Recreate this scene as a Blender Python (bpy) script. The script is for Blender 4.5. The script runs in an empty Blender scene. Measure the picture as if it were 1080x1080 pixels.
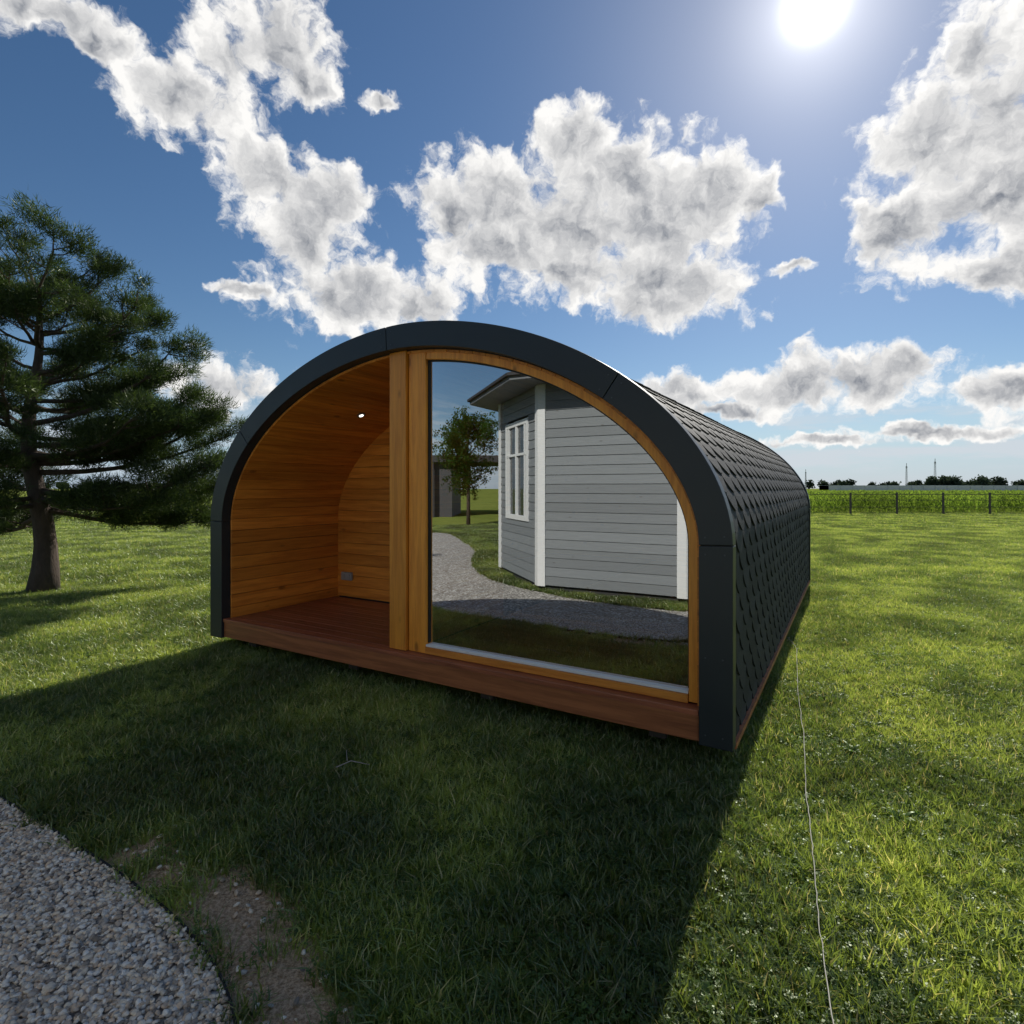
import bpy, bmesh, math, random
import numpy as np
from mathutils import Vector, Matrix
random.seed(7); rng=np.random.default_rng(7)
scene=bpy.context.scene
F=603.0; HC=1.52; HY=515.0
# ------------------------------------------------------------------ helpers
def link(o,parent=None):
    scene.collection.objects.link(o)
    if parent is not None: o.parent=parent
    return o
def empty(name,loc=(0,0,0),rz=0):
    e=bpy.data.objects.new(name,None); e.location=loc; e.rotation_euler=(0,0,rz); e.empty_display_size=.3
    return link(e)
class MB:
    def __init__(s): s.v=[];s.f=[];s.r=[]
    def add(s,vs,fs,r=None):
        if r is None: r=random.random()
        b=len(s.v); s.v+= [tuple(p) for p in vs]; s.r+=[r]*len(vs)
        s.f+=[tuple(i+b for i in f) for f in fs]
    def box(s,x0,x1,y0,y1,z0,z1,r=None):
        s.add([(x0,y0,z0),(x1,y0,z0),(x1,y1,z0),(x0,y1,z0),(x0,y0,z1),(x1,y0,z1),(x1,y1,z1),(x0,y1,z1)],
              [(3,2,1,0),(4,5,6,7),(0,1,5,4),(1,2,6,5),(2,3,7,6),(3,0,4,7)],r)
    def prism_y(s,poly,y0,y1,r=None):
        n=len(poly)
        vs=[(p[0],y0,p[1]) for p in poly]+[(p[0],y1,p[1]) for p in poly]
        fs=[tuple(range(n)),tuple(range(2*n-1,n-1,-1))]+[(i,i+n,(i+1)%n+n,(i+1)%n) for i in range(n)]
        s.add(vs,fs,r)
    def prism_z(s,poly,z0,z1,r=None):
        n=len(poly)
        vs=[(p[0],p[1],z0) for p in poly]+[(p[0],p[1],z1) for p in poly]
        fs=[tuple(range(n-1,-1,-1)),tuple(range(n,2*n))]+[(i,(i+1)%n,(i+1)%n+n,i+n) for i in range(n)]
        s.add(vs,fs,r)
    def tube(s,pts,rad,n=8,r=None,cap=True):
        pts=[Vector(p) for p in pts]; vs=[]
        if not hasattr(rad,'__len__'): rad=[rad]*len(pts)
        for i,p in enumerate(pts):
            t=(pts[min(i+1,len(pts)-1)]-pts[max(i-1,0)]).normalized()
            a=t.orthogonal().normalized() if abs(t.z)>.9 else t.cross(Vector((0,0,1))).normalized()
            if abs(t.z)>.9: a=Vector((1,0,0)); a=(a-t*a.dot(t)).normalized()
            b=t.cross(a)
            for k in range(n):
                an=2*math.pi*k/n; vs.append(p+(a*math.cos(an)+b*math.sin(an))*rad[i])
        fs=[(i*n+k,i*n+(k+1)%n,(i+1)*n+(k+1)%n,(i+1)*n+k) for i in range(len(pts)-1) for k in range(n)]
        if cap: fs+= [tuple(range(n-1,-1,-1)),tuple((len(pts)-1)*n+k for k in range(n))]
        s.add(vs,fs,r)
    def obj(s,name,mat,parent=None,bevel=0,smooth=False,linkit=True):
        me=bpy.data.meshes.new(name); me.from_pydata(s.v,[],s.f)
        a=me.attributes.new('rnd','FLOAT','POINT'); a.data.foreach_set('value',s.r)
        me.materials.append(mat); me.update()
        bm=bmesh.new(); bm.from_mesh(me); bmesh.ops.recalc_face_normals(bm,faces=bm.faces); bm.to_mesh(me); bm.free()
        if smooth: me.polygons.foreach_set('use_smooth',[True]*len(me.polygons))
        o=bpy.data.objects.new(name,me)
        if bevel:
            m=o.modifiers.new('b','BEVEL'); m.width=bevel; m.segments=2; m.limit_method='ANGLE'
        if linkit: link(o,parent)
        return o
def np_mesh(name,V,Fa,mat,rnd=None,mats=None,mi=None):
    me=bpy.data.meshes.new(name); n=len(V); m,k=Fa.shape
    me.vertices.add(n); me.vertices.foreach_set('co',V.astype(np.float32).ravel())
    me.loops.add(m*k); me.loops.foreach_set('vertex_index',Fa.astype(np.int32).ravel())
    me.polygons.add(m); me.polygons.foreach_set('loop_start',np.arange(0,m*k,k,dtype=np.int32))
    me.polygons.foreach_set('loop_total',np.full(m,k,dtype=np.int32))
    for q in (mats or [mat]): me.materials.append(q)
    if mi is not None: me.polygons.foreach_set('material_index',mi.astype(np.int32))
    if rnd is not None:
        a=me.attributes.new('rnd','FLOAT','POINT'); a.data.foreach_set('value',rnd.astype(np.float32))
    me.update(calc_edges=True); me.validate()
    return bpy.data.objects.new(name,me)
# ------------------------------------------------------------------ node helper
class NT:
    def __init__(s,tree): s.t=tree; s.n=tree.nodes; s.l=tree.links
    def new(s,ty,**kw):
        nd=s.n.new(ty)
        for k,v in kw.items(): setattr(nd,k,v)
        return nd
    def set(s,sock,val):
        if isinstance(val,bpy.types.NodeSocket): s.l.new(val,sock)
        else: sock.default_value=val
    def math(s,op,a,b=None,c=None,clamp=False):
        nd=s.new('ShaderNodeMath',operation=op,use_clamp=clamp)
        s.set(nd.inputs[0],a)
        if b is not None: s.set(nd.inputs[1],b)
        if c is not None: s.set(nd.inputs[2],c)
        return nd.outputs[0]
    def vm(s,op,a,b=None,c=None,out=0):
        nd=s.new('ShaderNodeVectorMath',operation=op); s.set(nd.inputs[0],a)
        if b is not None: s.set(nd.inputs['Scale' if op=='SCALE' else 1],b)
        if c is not None: s.set(nd.inputs[2],c)
        return nd.outputs['Value'] if op in('LENGTH','DOT_PRODUCT','DISTANCE') else nd.outputs[0]
    def noise(s,vec,scale,detail=4,rough=.5,out='Fac',dim='3D',dist=0):
        nd=s.new('ShaderNodeTexNoise',noise_dimensions=dim)
        if vec is not None: s.l.new(vec,nd.inputs['Vector'])
        nd.inputs['Scale'].default_value=scale; nd.inputs['Detail'].default_value=detail
        nd.inputs['Roughness'].default_value=rough; nd.inputs['Distortion'].default_value=dist
        return nd.outputs[out]
    def mix(s,fac,a,b,blend='MIX'):
        nd=s.new('ShaderNodeMix',data_type='RGBA',blend_type=blend)
        s.set(nd.inputs[0],fac)
        for i,v in ((6,a),(7,b)):
            if not isinstance(v,bpy.types.NodeSocket) and len(v)==3: v=(*v,1)
            s.set(nd.inputs[i],v)
        return nd.outputs[2]
    def ss(s,v,a,b,lo=0,hi=1):
        nd=s.new('ShaderNodeMapRange',interpolation_type='SMOOTHSTEP'); s.set(nd.inputs[0],v)
        nd.inputs[1].default_value=a; nd.inputs[2].default_value=b; nd.inputs[3].default_value=lo; nd.inputs[4].default_value=hi
        return nd.outputs[0]
    def mapv(s,vec,scale):
        return s.vm('MULTIPLY',vec,scale)
def newmat(name):
    m=bpy.data.materials.new(name); m.use_nodes=True; t=NT(m.node_tree)
    p=m.node_tree.nodes['Principled BSDF']; return m,t,p
def bump(t,p,h,strength=.4,dist=.01):
    b=t.new('ShaderNodeBump'); b.inputs['Strength'].default_value=strength; b.inputs['Distance'].default_value=dist
    t.l.new(h,b.inputs['Height']); t.l.new(b.outputs[0],p.inputs['Normal'])
def attr(t,name): 
    a=t.new('ShaderNodeAttribute'); a.attribute_name=name; return a.outputs['Fac']
def objco(t): return t.new('ShaderNodeTexCoord').outputs['Object']
def wood(name,ca,cb,axis,rough=.45,spec=.5,gs=1.0):
    m,t,p=newmat(name); co=objco(t); r=attr(t,'rnd')
    sc=[14*gs]*3; sc[axis]=.9*gs
    off=t.vm('ADD',co,t.vm('SCALE',(7.3,3.1,5.7),r))
    v=t.mapv(off,tuple(sc)); 
    n1=t.noise(v,1.6,6,.6,dist=.6); n2=t.noise(v,7,4,.6)
    sck=[5]*3; sck[axis]=2.2
    kn=t.new('ShaderNodeTexVoronoi',feature='F1'); t.l.new(t.mapv(off,tuple(sck)),kn.inputs['Vector']); kn.inputs['Scale'].default_value=1.0
    knot=t.ss(kn.outputs['Distance'],.04,.13,1,0)
    f=t.math('ADD',t.math('MULTIPLY',n1,.9),t.math('MULTIPLY',n2,.35))
    f=t.ss(f,.4,.85)
    c=t.mix(f,cb,ca)
    c=t.mix(t.math('MULTIPLY',knot,.75),c,tuple(x*.35 for x in cb))
    br=t.math('MULTIPLY_ADD',r,.40,.80)
    h=t.new('ShaderNodeHueSaturation'); t.l.new(br,h.inputs['Value']); t.l.new(c,h.inputs['Color'])
    t.l.new(h.outputs[0],p.inputs['Base Color']); p.inputs['Roughness'].default_value=rough
    p.inputs['Specular IOR Level'].default_value=spec
    bump(t,p,n2,.25,.003); return m
M={}
M['pine']=wood('stained_pine_y',(.78,.295,.042),(.50,.15,.019),1)
M['pinex']=wood('stained_pine_x',(.82,.33,.05),(.55,.175,.023),0)
M['pinez']=wood('stained_pine_z',(.84,.34,.042),(.60,.20,.022),2,rough=.38)
M['deck']=wood('deck_redwood',(.34,.11,.055),(.17,.052,.026),0,rough=.35)
M['facia_wood']=wood('front_board_wood',(.48,.17,.065),(.25,.082,.032),0,rough=.45)
def simple(name,col,rough=.5,metal=0,nscale=20,nv=.15,bs=.1,spec=.5):
    m,t,p=newmat(name); co=objco(t); n=t.noise(co,nscale,5,.6)
    c=t.mix(n,tuple(x*(1-nv) for x in col),tuple(min(1,x*(1+nv)) for x in col))
    t.l.new(c,p.inputs['Base Color']); p.inputs['Metallic'].default_value=metal
    t.l.new(t.math('MULTIPLY_ADD',n,.2,rough-.1),p.inputs['Roughness'])
    p.inputs['Specular IOR Level'].default_value=spec
    if bs: bump(t,p,n,bs,.002)
    return m
M['fascia']=simple('anthracite_metal',(.022,.028,.032),.42,.0,6,.12,.03)
M['white']=simple('white_paint',(.78,.78,.77),.45,0,15,.05,.03)
M['steel']=simple('screw_steel',(.09,.1,.11),.45,.5,15,.05,0)
M['beam']=simple('under_beam',(.05,.04,.03),.8)
M['concrete']=simple('concrete',(.3,.29,.27),.85,0,30,.25,.4)
M['grayplastic']=simple('socket_plastic',(.35,.36,.36),.4,0,10,.05,0)
M['cord']=simple('cord_fibre',(.42,.40,.34),.8,0,80,.2,.2)
M['black']=simple('edging_plastic',(.012,.012,.012),.6,0,30,.3,.1)
M['darkroof']=simple('dark_roofing',(.035,.035,.038),.7,0,30,.3,.2)
def mk_shingle():
    m,t,p=newmat('bitumen_shingle'); co=objco(t); r=attr(t,'rnd')
    n=t.noise(co,420,2,.7); n2=t.noise(co,2.2,4,.6)
    c=t.mix(n,(.009,.010,.012),(.045,.047,.052))
    h=t.new('ShaderNodeHueSaturation'); t.l.new(t.math('MULTIPLY_ADD',r,.7,.6),h.inputs['Value']); t.l.new(c,h.inputs['Color'])
    c=t.mix(t.math('MULTIPLY',n2,.2),h.outputs[0],(.045,.047,.046))
    t.l.new(c,p.inputs['Base Color']); p.inputs['Roughness'].default_value=.72
    p.inputs['Specular IOR Level'].default_value=.3
    bump(t,p,n,.6,.003); return m
M['shingle']=mk_shingle()
def mk_glass():
    m,t,p=newmat('window_glass'); t.n.remove(p); out=t.n['Material Output']
    g=t.new('ShaderNodeBsdfGlossy'); g.inputs['Roughness'].default_value=0.0; g.inputs['Color'].default_value=(.93,.96,.97,1)
    tr=t.new('ShaderNodeBsdfTransparent'); tr.inputs['Color'].default_value=(.85,.88,.86,1)
    fr=t.new('ShaderNodeFresnel'); fr.inputs['IOR'].default_value=1.5
    fac=t.math('MULTIPLY_ADD',fr.outputs[0],.6,.48,clamp=True)
    n=t.noise(objco(t),.9,2,.4); b=t.new('ShaderNodeBump'); b.inputs['Strength'].default_value=.06; b.inputs['Distance'].default_value=.01
    t.l.new(n,b.inputs['Height']); t.l.new(b.outputs[0],g.inputs['Normal'])
    mx=t.new('ShaderNodeMixShader'); t.l.new(fac,mx.inputs[0]); t.l.new(tr.outputs[0],mx.inputs[1]); t.l.new(g.outputs[0],mx.inputs[2])
    t.l.new(mx.outputs[0],out.inputs[0]); return m
M['glass']=mk_glass()
def emis(name,col,s):
    m,t,p=newmat(name); p.inputs['Base Color'].default_value=(*col,1); p.inputs['Emission Color'].default_value=(*col,1); p.inputs['Emission Strength'].default_value=s; return m
M['led']=emis('led_lamp',(1,.95,.85),2.5)
def leafmat(name,ca,cb,trans,gloss=.06,posscale=.35,vary=(.55,1.25),tf=.5,straw=None,patch=None):
    m,t,p=newmat(name); t.n.remove(p); out=t.n['Material Output']
    a=attr(t,'rnd'); pos=t.new('ShaderNodeNewGeometry').outputs['Position']
    n=t.noise(pos,posscale,3,.65,dim='2D' if straw else '3D')
    c=t.mix(a,ca,cb)
    if patch: c=t.mix(t.ss(n,.42,.68,0,.65),c,patch)
    if straw: c=t.mix(t.ss(a,.91,.94),c,straw)
    h=t.new('ShaderNodeHueSaturation'); t.l.new(c,h.inputs['Color'])
    t.l.new(t.ss(n,.3,.7,vary[0],vary[1]),h.inputs['Value'])
    d=t.new('ShaderNodeBsdfDiffuse'); t.l.new(h.outputs[0],d.inputs['Color'])
    tl=t.new('ShaderNodeBsdfTranslucent'); tc=t.mix(1,h.outputs[0],(*trans,1),'MULTIPLY'); t.l.new(tc,tl.inputs['Color'])
    m1=t.new('ShaderNodeMixShader'); m1.inputs[0].default_value=tf; t.l.new(d.outputs[0],m1.inputs[1]); t.l.new(tl.outputs[0],m1.inputs[2])
    if gloss>0:
        g=t.new('ShaderNodeBsdfGlossy'); g.inputs['Roughness'].default_value=.40; g.inputs['Color'].default_value=(.85,.92,.75,1)
        m2=t.new('ShaderNodeMixShader'); m2.inputs[0].default_value=gloss; t.l.new(m1.outputs[0],m2.inputs[1]); t.l.new(g.outputs[0],m2.inputs[2]); t.l.new(m2.outputs[0],out.inputs[0])
    else: t.l.new(m1.outputs[0],out.inputs[0])
    return m
M['grass']=leafmat('grass_blade',(.085,.145,.028),(.27,.34,.085),(1.95,1.9,1.1),.09,.9,(.5,1.3),straw=(.50,.44,.23),patch=(.27,.31,.075))
M['clover']=leafmat('clover_leaf',(.08,.15,.038),(.145,.225,.055),(1.6,1.7,1.0),.04,.9,(.55,1.25))
M['needle']=leafmat('pine_needle',(.018,.038,.014),(.095,.13,.042),(1.2,1.3,.7),.035,1.4,(.5,1.4),.4)
M['leaf']=leafmat('tree_leaf',(.03,.07,.015),(.08,.14,.03),(1.3,1.4,.6),.0,.9)
M['corn']=leafmat('corn_leaf',(.12,.19,.04),(.23,.30,.07),(1.6,1.7,.8),0,.2)
M['farleaf']=leafmat('far_foliage',(.04,.06,.045),(.065,.09,.06),(.8,.8,.6),.0,.05)
def mk_bark():
    m,t,p=newmat('pine_bark'); co=objco(t); v=t.mapv(co,(14,14,4)); n=t.noise(v,1.5,6,.65,dist=.5)
    t.l.new(t.mix(n,(.03,.022,.018),(.14,.10,.075)),p.inputs['Base Color']); p.inputs['Roughness'].default_value=.9
    bump(t,p,n,.9,.03); return m
M['bark']=mk_bark()
# ------------------------------------------------------------------ POD
A=2.325; ZB=.12; Z0=1.212; RISE=1.498; LEN=6.55; NE=1.87
PODX,PODY,PODR=-.829,4.258,math.atan2(-.511,.8597)
cR,sR=math.cos(PODR),math.sin(PODR)
def pod2w(x,y): return (PODX+cR*x-sR*y, PODY+sR*x+cR*y)
th=np.linspace(0,math.pi,1201)
ax=np.sign(np.cos(th))*A*np.abs(np.cos(th))**(2/NE); az=Z0+RISE*np.abs(np.sin(th))**(2/NE)
px=np.concatenate([np.full(40,A),ax,np.full(40,-A)]); pz=np.concatenate([np.linspace(ZB,Z0,40,endpoint=False),az,np.linspace(Z0,ZB,41)[1:]])
seg=np.hypot(np.diff(px),np.diff(pz)); T=np.concatenate([[0],np.cumsum(seg)]); TT=T[-1]
ts=np.linspace(0,TT,800); qx=np.interp(ts,T,px); qz=np.interp(ts,T,pz)
tx=np.gradient(qx); tz=np.gradient(qz)
k=np.ones(15)/15
txs=np.convolve(np.pad(tx,7,'edge'),k,'valid'); tzs=np.convolve(np.pad(tz,7,'edge'),k,'valid')
ln=np.hypot(txs,tzs); nx=tzs/ln; nz=-txs/ln
def P(t,d=0):
    x=np.interp(t,ts,qx)-d*np.interp(t,ts,nx); z=np.interp(t,ts,qz)-d*np.interp(t,ts,nz); return float(x),float(z)
def path(t0,t1,d,step=.05):
    n=max(2,int((t1-t0)/step)+1); return [P(t,d) for t in np.linspace(t0,t1,n)]
def x_in(z,d):
    h=400; X=qx-d*nx; Z=qz-d*nz
    return float(np.interp(z,Z[:h],X[:h]))
def z_in(x,d):
    h=400; X=qx-d*nx; Z=qz-d*nz
    return float(np.interp(abs(x),X[:h][::-1],Z[:h][::-1]))
def t_of_x(x,d):
    X=qx-d*nx; i=np.argmin(np.abs(X[40:-40]-x))+40; return ts[i]
pod=empty('camping_pod',(PODX,PODY,0),PODR)
def band(mb,t0,t1,d0,d1,y0,y1,r=None,step=.06):
    a=path(t0,t1,d0,step); b=path(t0,t1,d1,step); n=len(a)
    vs=[(p[0],y0,p[1]) for p in a]+[(p[0],y0,p[1]) for p in b]+[(p[0],y1,p[1]) for p in a]+[(p[0],y1,p[1]) for p in b]
    fs=[]
    for i in range(n-1):
        fs+=[(i,i+1,n+i+1,n+i),(2*n+i,3*n+i,3*n+i+1,2*n+i+1),(i,2*n+i,2*n+i+1,i+1),(n+i,n+i+1,3*n+i+1,3*n+i)]
    fs+=[(0,n,3*n,2*n),(n-1,3*n-1,4*n-1,2*n-1)]
    mb.add(vs,fs,r)
tl=Z0-ZB
cuts=[0,tl,t_of_x(A-.135*4.65,0),t_of_x(A-.526*4.65,0),t_of_x(A-.905*4.65,0),TT-tl,TT]
for nm,y0,y1 in (('front_fascia',-.035,.055),('rear_fascia',LEN-.055,LEN+.035)):
    mb=MB()
    for i in range(6):
        g=.0025
        band(mb,cuts[i]+(g if i else -.02),cuts[i+1]-(g if i<5 else -.02),-.022,.155,y0,y1)
    mb.obj(nm,M['fascia'],pod,bevel=.004)
mb=MB()
for c in cuts[1:-1]:
    for dt in (-.05,.05):
        for d in (.02,.12):
            x,z=P(c+dt,d); mb.tube([(x,-.034,z),(x,-.038,z)],.0045,10)
for zz in (.18,.6):
    for d in (.03,.12):
        for sx in(-1,1): mb.tube([(sx*(A-d),-.034,zz),(sx*(A-d),-.038,zz)],.0045,10)
mb.obj('fascia_screws',M['steel'],pod)
mb=MB(); band(mb,0,TT,-.01,.15,-.02,.05); mb.obj('fascia_backing',M['beam'],pod)
mb=MB(); band(mb,0,TT,.012,.03,.06,LEN-.06,step=.05); mb.obj('roof_deck_shell',M['darkroof'],pod)
mb=MB(); W=.245; RH=.118; FH=.27
def tilemesh(side):
    half=TT/2; row=0; t=-.03
    while t<half+.02:
        off=(row%2)*W/2; y=.05-off
        while y<LEN-.05:
            y0=max(y+.003,.056); y1=min(y+W-.003,LEN-.056)
            if y1-y0>.02:
                cl=lambda q:min(max(q,.056),LEN-.056)
                prof=[(0,cl(y+W*.36),cl(y+W*.64)),(.035,cl(y+W*.17),cl(y+W*.83)),(.095,y0,y1),(.2,y0,y1),(FH,y0,y1)]
                jit=random.uniform(-.004,.004); lift=random.uniform(0,.004)
                vs=[]
                for dt,a,b in prof:
                    tt=t+dt+jit; d=-.008-lift*(1-dt/FH)+.018*dt/FH
                    if side<0: x,z=P(TT-min(max(tt,0),TT-.01),d)
                    else: x,z=P(max(tt,0),d)
                    vs+=[(x,a,z),(x,b,z)]
                for q in range(3):
                    dt,a,b=prof[q]; tt=max(t+jit+dt,0)
                    x,z=P(TT-tt,.005) if side<0 else P(tt,.005); vs+=[(x,a,z),(x,b,z)]
                mb.add(vs,[(0,1,3,2),(2,3,5,4),(4,5,7,6),(6,7,9,8),(10,11,1,0),(12,10,0,2),(11,13,3,1),(14,12,2,4),(13,15,5,3)])
            y+=W
        t+=RH; row+=1
tilemesh(1); tilemesh(-1)
mb.obj('roof_shingles',M['shingle'],pod)
mb=MB()
for sx in(-1,1): mb.box(sx*(A+.012)-.012,sx*(A+.012)+.012,.06,LEN-.06,ZB-.02,ZB+.012)
mb.obj('side_drip_trim',M['facia_wood'],pod)
mb=MB(); t=.17; i=0; bw=.121; DI=.168
while t+bw<TT-.1:
    band(mb,t+.002,t+bw-.002,DI-.006,DI+.014,.05,LEN-.15,step=.06); t+=bw
mb.obj('interior_cladding',M['pine'],pod,bevel=.003)
mb=MB(); band(mb,0.0,TT,.13,DI-.004,.058,LEN-.12,step=.05); mb.obj('wall_core',M['beam'],pod)
mb=MB(); mb.box(-A+.16,A-.16,.045,LEN-.1,.14,.27); mb.obj('floor_slab',M['beam'],pod)
mb=MB(); y=.0; hw=A-.185
mb.box(-A+.158,A-.158,-.012,.032,.128,.268)
mb.obj('front_board',M['facia_wood'],pod,bevel=.004)
mb=MB(); y=-.022; first=True
while y<1.3:
    w=.118 if not first else .10
    if y<.06: mb.box(-A+.16,A-.16,y,y+w,.270,.300)
    else: mb.box(-hw,-.13,y,y+w,.272,.300)
    y+=w+.004; first=False
mb.obj('porch_deck',M['deck'],pod,bevel=.003)
mb=MB(); y=.21
while y<LEN-.15: mb.box(.03,hw,y,y+.14,.272,.299); y+=.1415
mb.obj('room_floor',M['pinex'],pod)
def wallboards(mb,y0,y1,xl,xr,z0,bh=.121,d=DI+.01):
    z=z0; zt=z_in(0,d)
    while z<zt-.02:
        za,zb_=z+.0015,min(z+bh-.0015,zt-.002)
        zs=np.linspace(za,zb_,4)
        L=[(max(-x_in(q,d),xl),q) for q in zs]; R=[(min(x_in(q,d),xr),q) for q in zs]
        poly=[L[0],R[0],R[1],R[2],R[3],L[3],L[2],L[1]]
        if R[3][0]-L[3][0]>.02: mb.prism_y(poly,y0,y1)
        z+=bh
mb=MB(); wallboards(mb,1.35,1.37,-9,.0,.302); wallboards(mb,LEN-.14,LEN-.12,-9,9,.302)
mb.obj('end_wall_boards',M['pinex'],pod,bevel=.0025)
mb=MB(); wallboards(mb,1.372,1.43,-9,.0,.27,.4,DI+.0); wallboards(mb,LEN-.12,LEN-.02,-9,9,.13,.4,.14)
mb.obj('end_wall_core',M['darkroof'],pod)
mb=MB(); z=.302; zt=z_in(.0,DI+.012)
while z<zt-.03:
    z1=min(z+.118,zt-.005)
    mb.box(-.12,-.10,.16,1.35,z,z1); mb.box(.0,.02,.16,1.43,z,z1); z+=.121
mb.obj('partition_boards',M['pine'],pod,bevel=.0025)
mb=MB(); mb.box(-.098,-.002,.165,1.345,.30,zt-.02); mb.obj('partition_core',M['beam'],pod)
mb=MB()
def post(x0,x1,y0,y1):
    d=.157; 
    xs=np.linspace(x0,x1,4)
    poly=[(x0,.302),(x1,.302)]+[(x,z_in(x,d)) for x in xs[::-1]]
    mb.prism_y(poly,y0,y1)
post(-.145,.018,.035,.155); post(.028,.188,.058,.155)
mb.obj('window_posts',M['pinez'],pod,bevel=.005)
FD=.232
mb=MB(); band(mb,.19,t_of_x(.192,.19),.158,FD,.058,.15,step=.05)
mb.obj('window_arch_frame',M['pinez'],pod,bevel=.005)
mb=MB(); mb.box(.19,A-.234,.05,.15,.303,.352); mb.obj('window_bottom_frame',M['pinex'],pod,bevel=.004)
mb=MB(); mb.box(.19,A-.236,.060,.105,.3535,.370)
mb.obj('window_sill',M['white'],pod,bevel=.002)
def glasspoly(d,xl,zl):
    t1=t_of_x(xl,d); return [(xl,zl),(x_in(zl,d),zl)]+path(zl-ZB+.02,t1-.02,d,.05)+[(xl,z_in(xl,d))]
mb=MB(); 
gp=glasspoly(FD-.012,.186,.368); n=len(gp); mb.add([(x,.10,z) for x,z in gp],[tuple(range(n))]); mb.obj('window_glass',M['glass'],pod)
mb=MB(); band(mb,.26,t_of_x(.195,FD),FD-.002,FD+.010,.085,.108,step=.05); mb.box(.189,.199,.085,.108,.378,z_in(.19,FD)-.01)
mb.obj('window_gasket',M['black'],pod)
def lamp(lx,ly):
    t=t_of_x(lx,DI); x,z=P(t,DI+.016); x2,z2=P(t,DI+.024)
    m1=MB(); m1.tube([(x,ly,z),(x2,ly,z2)],.042,20); m1.obj('downlight_ring',M['steel'],pod)
    x3,z3=P(t,DI+.027); m2=MB(); m2.tube([(x2,ly,z2),(x3,ly,z3)],.022,20); m2.obj('downlight_lens',M['led'],pod)
lamp(-1.25,.82)
mb=MB(); mb.box(-2.06,-1.90,1.315,1.348,.49,.58); mb.obj('power_socket',M['grayplastic'],pod,bevel=.008)
mb=MB()
for q in(-2.02,-1.94): mb.tube([(q,1.316,.535),(q,1.310,.535)],.026,16)
mb.obj('socket_covers',M['grayplastic'],pod)
mb=MB()
for xx in(-1.9,-.6,.7,1.9): mb.box(xx-.05,xx+.05,.1,LEN-.1,.05,.139)
mb.obj('under_beams',M['beam'],pod)
mb=MB()
for xx in(-1.9,-.6,.7,1.9):
    for yy in(.75,2.6,4.4,6.0): mb.box(xx-.1,xx+.1,yy-.1,yy+.1,-.02,.049)
mb.obj('foundation_blocks',M['concrete'],pod,bevel=.01)
# ------------------------------------------------------------------ mirror plane (glass) used to site what the window reflects
nrm=np.array([-sR,cR]); RP=np.array(pod2w(0,.10))
def mir(x,y):
    p=np.array([x,y]); p=p-2*np.dot(p-RP,nrm)*nrm; return float(p[0]),float(p[1])
# ------------------------------------------------------------------ octagonal house
Bv=np.array([.39,8.45]); Cv=np.array([2.27,7.45])
Bw=np.array(mir(*Bv)); Cw=np.array(mir(*Cv)); side=np.linalg.norm(Cw-Bw)
apo=side/2/math.tan(math.pi/8); RC=side/2/math.sin(math.pi/8)
mid=(Bw+Cw)/2; d=(Cw-Bw)/side; inn=np.array([d[1],-d[0]])
if np.dot(inn,mid-np.array([PODX,PODY]))<0: inn=-inn
cen=mid+inn*apo
ang=math.atan2(-inn[1],-inn[0])
house=empty('octagonal_garden_house',(cen[0],cen[1],0),ang)
m,t,p=newmat('grey_siding'); co=objco(t); r=attr(t,'rnd'); v=t.mapv(co,(3,3,40)); n=t.noise(v,2,5,.6)
c=t.mix(n,(.17,.185,.195),(.26,.275,.285)); h=t.new('ShaderNodeHueSaturation'); t.l.new(t.math('MULTIPLY_ADD',r,.3,.84),h.inputs['Value']); t.l.new(c,h.inputs['Color'])
kn=t.new('ShaderNodeTexVoronoi'); t.l.new(t.mapv(co,(3,3,7)),kn.inputs['Vector']); kn.inputs['Scale'].default_value=1
cc=t.mix(t.ss(kn.outputs['Distance'],.03,.09,.7,0),h.outputs[0],(.08,.075,.07))
t.l.new(cc,p.inputs['Base Color']); p.inputs['Roughness'].default_value=.6; bump(t,p,n,.3,.004); M['siding']=m
HH=3.05
def rot(mb,k,x0,x1,y0,y1,z0,z1,r=None,slope=0):
    a=k*math.pi/4; ca,sa=math.cos(a),math.sin(a)
    vs=[]
    for z,xo in((z0,slope),(z1,0)):
        for (x,y) in((x0,y0),(x1+xo,y0),(x1+xo,y1),(x0,y1)): vs.append((ca*x-sa*y,sa*x+ca*y,z))
    mb.add(vs,[(3,2,1,0),(4,5,6,7),(0,1,5,4),(1,2,6,5),(2,3,7,6),(3,0,4,7)],r)
sid=MB(); wht=MB(); gls=MB()
lB=Matrix.Rotation(-ang,2)@Vector((Bw-cen)); kAB=1 if lB.y>0 else 7
hs=side/2
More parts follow.
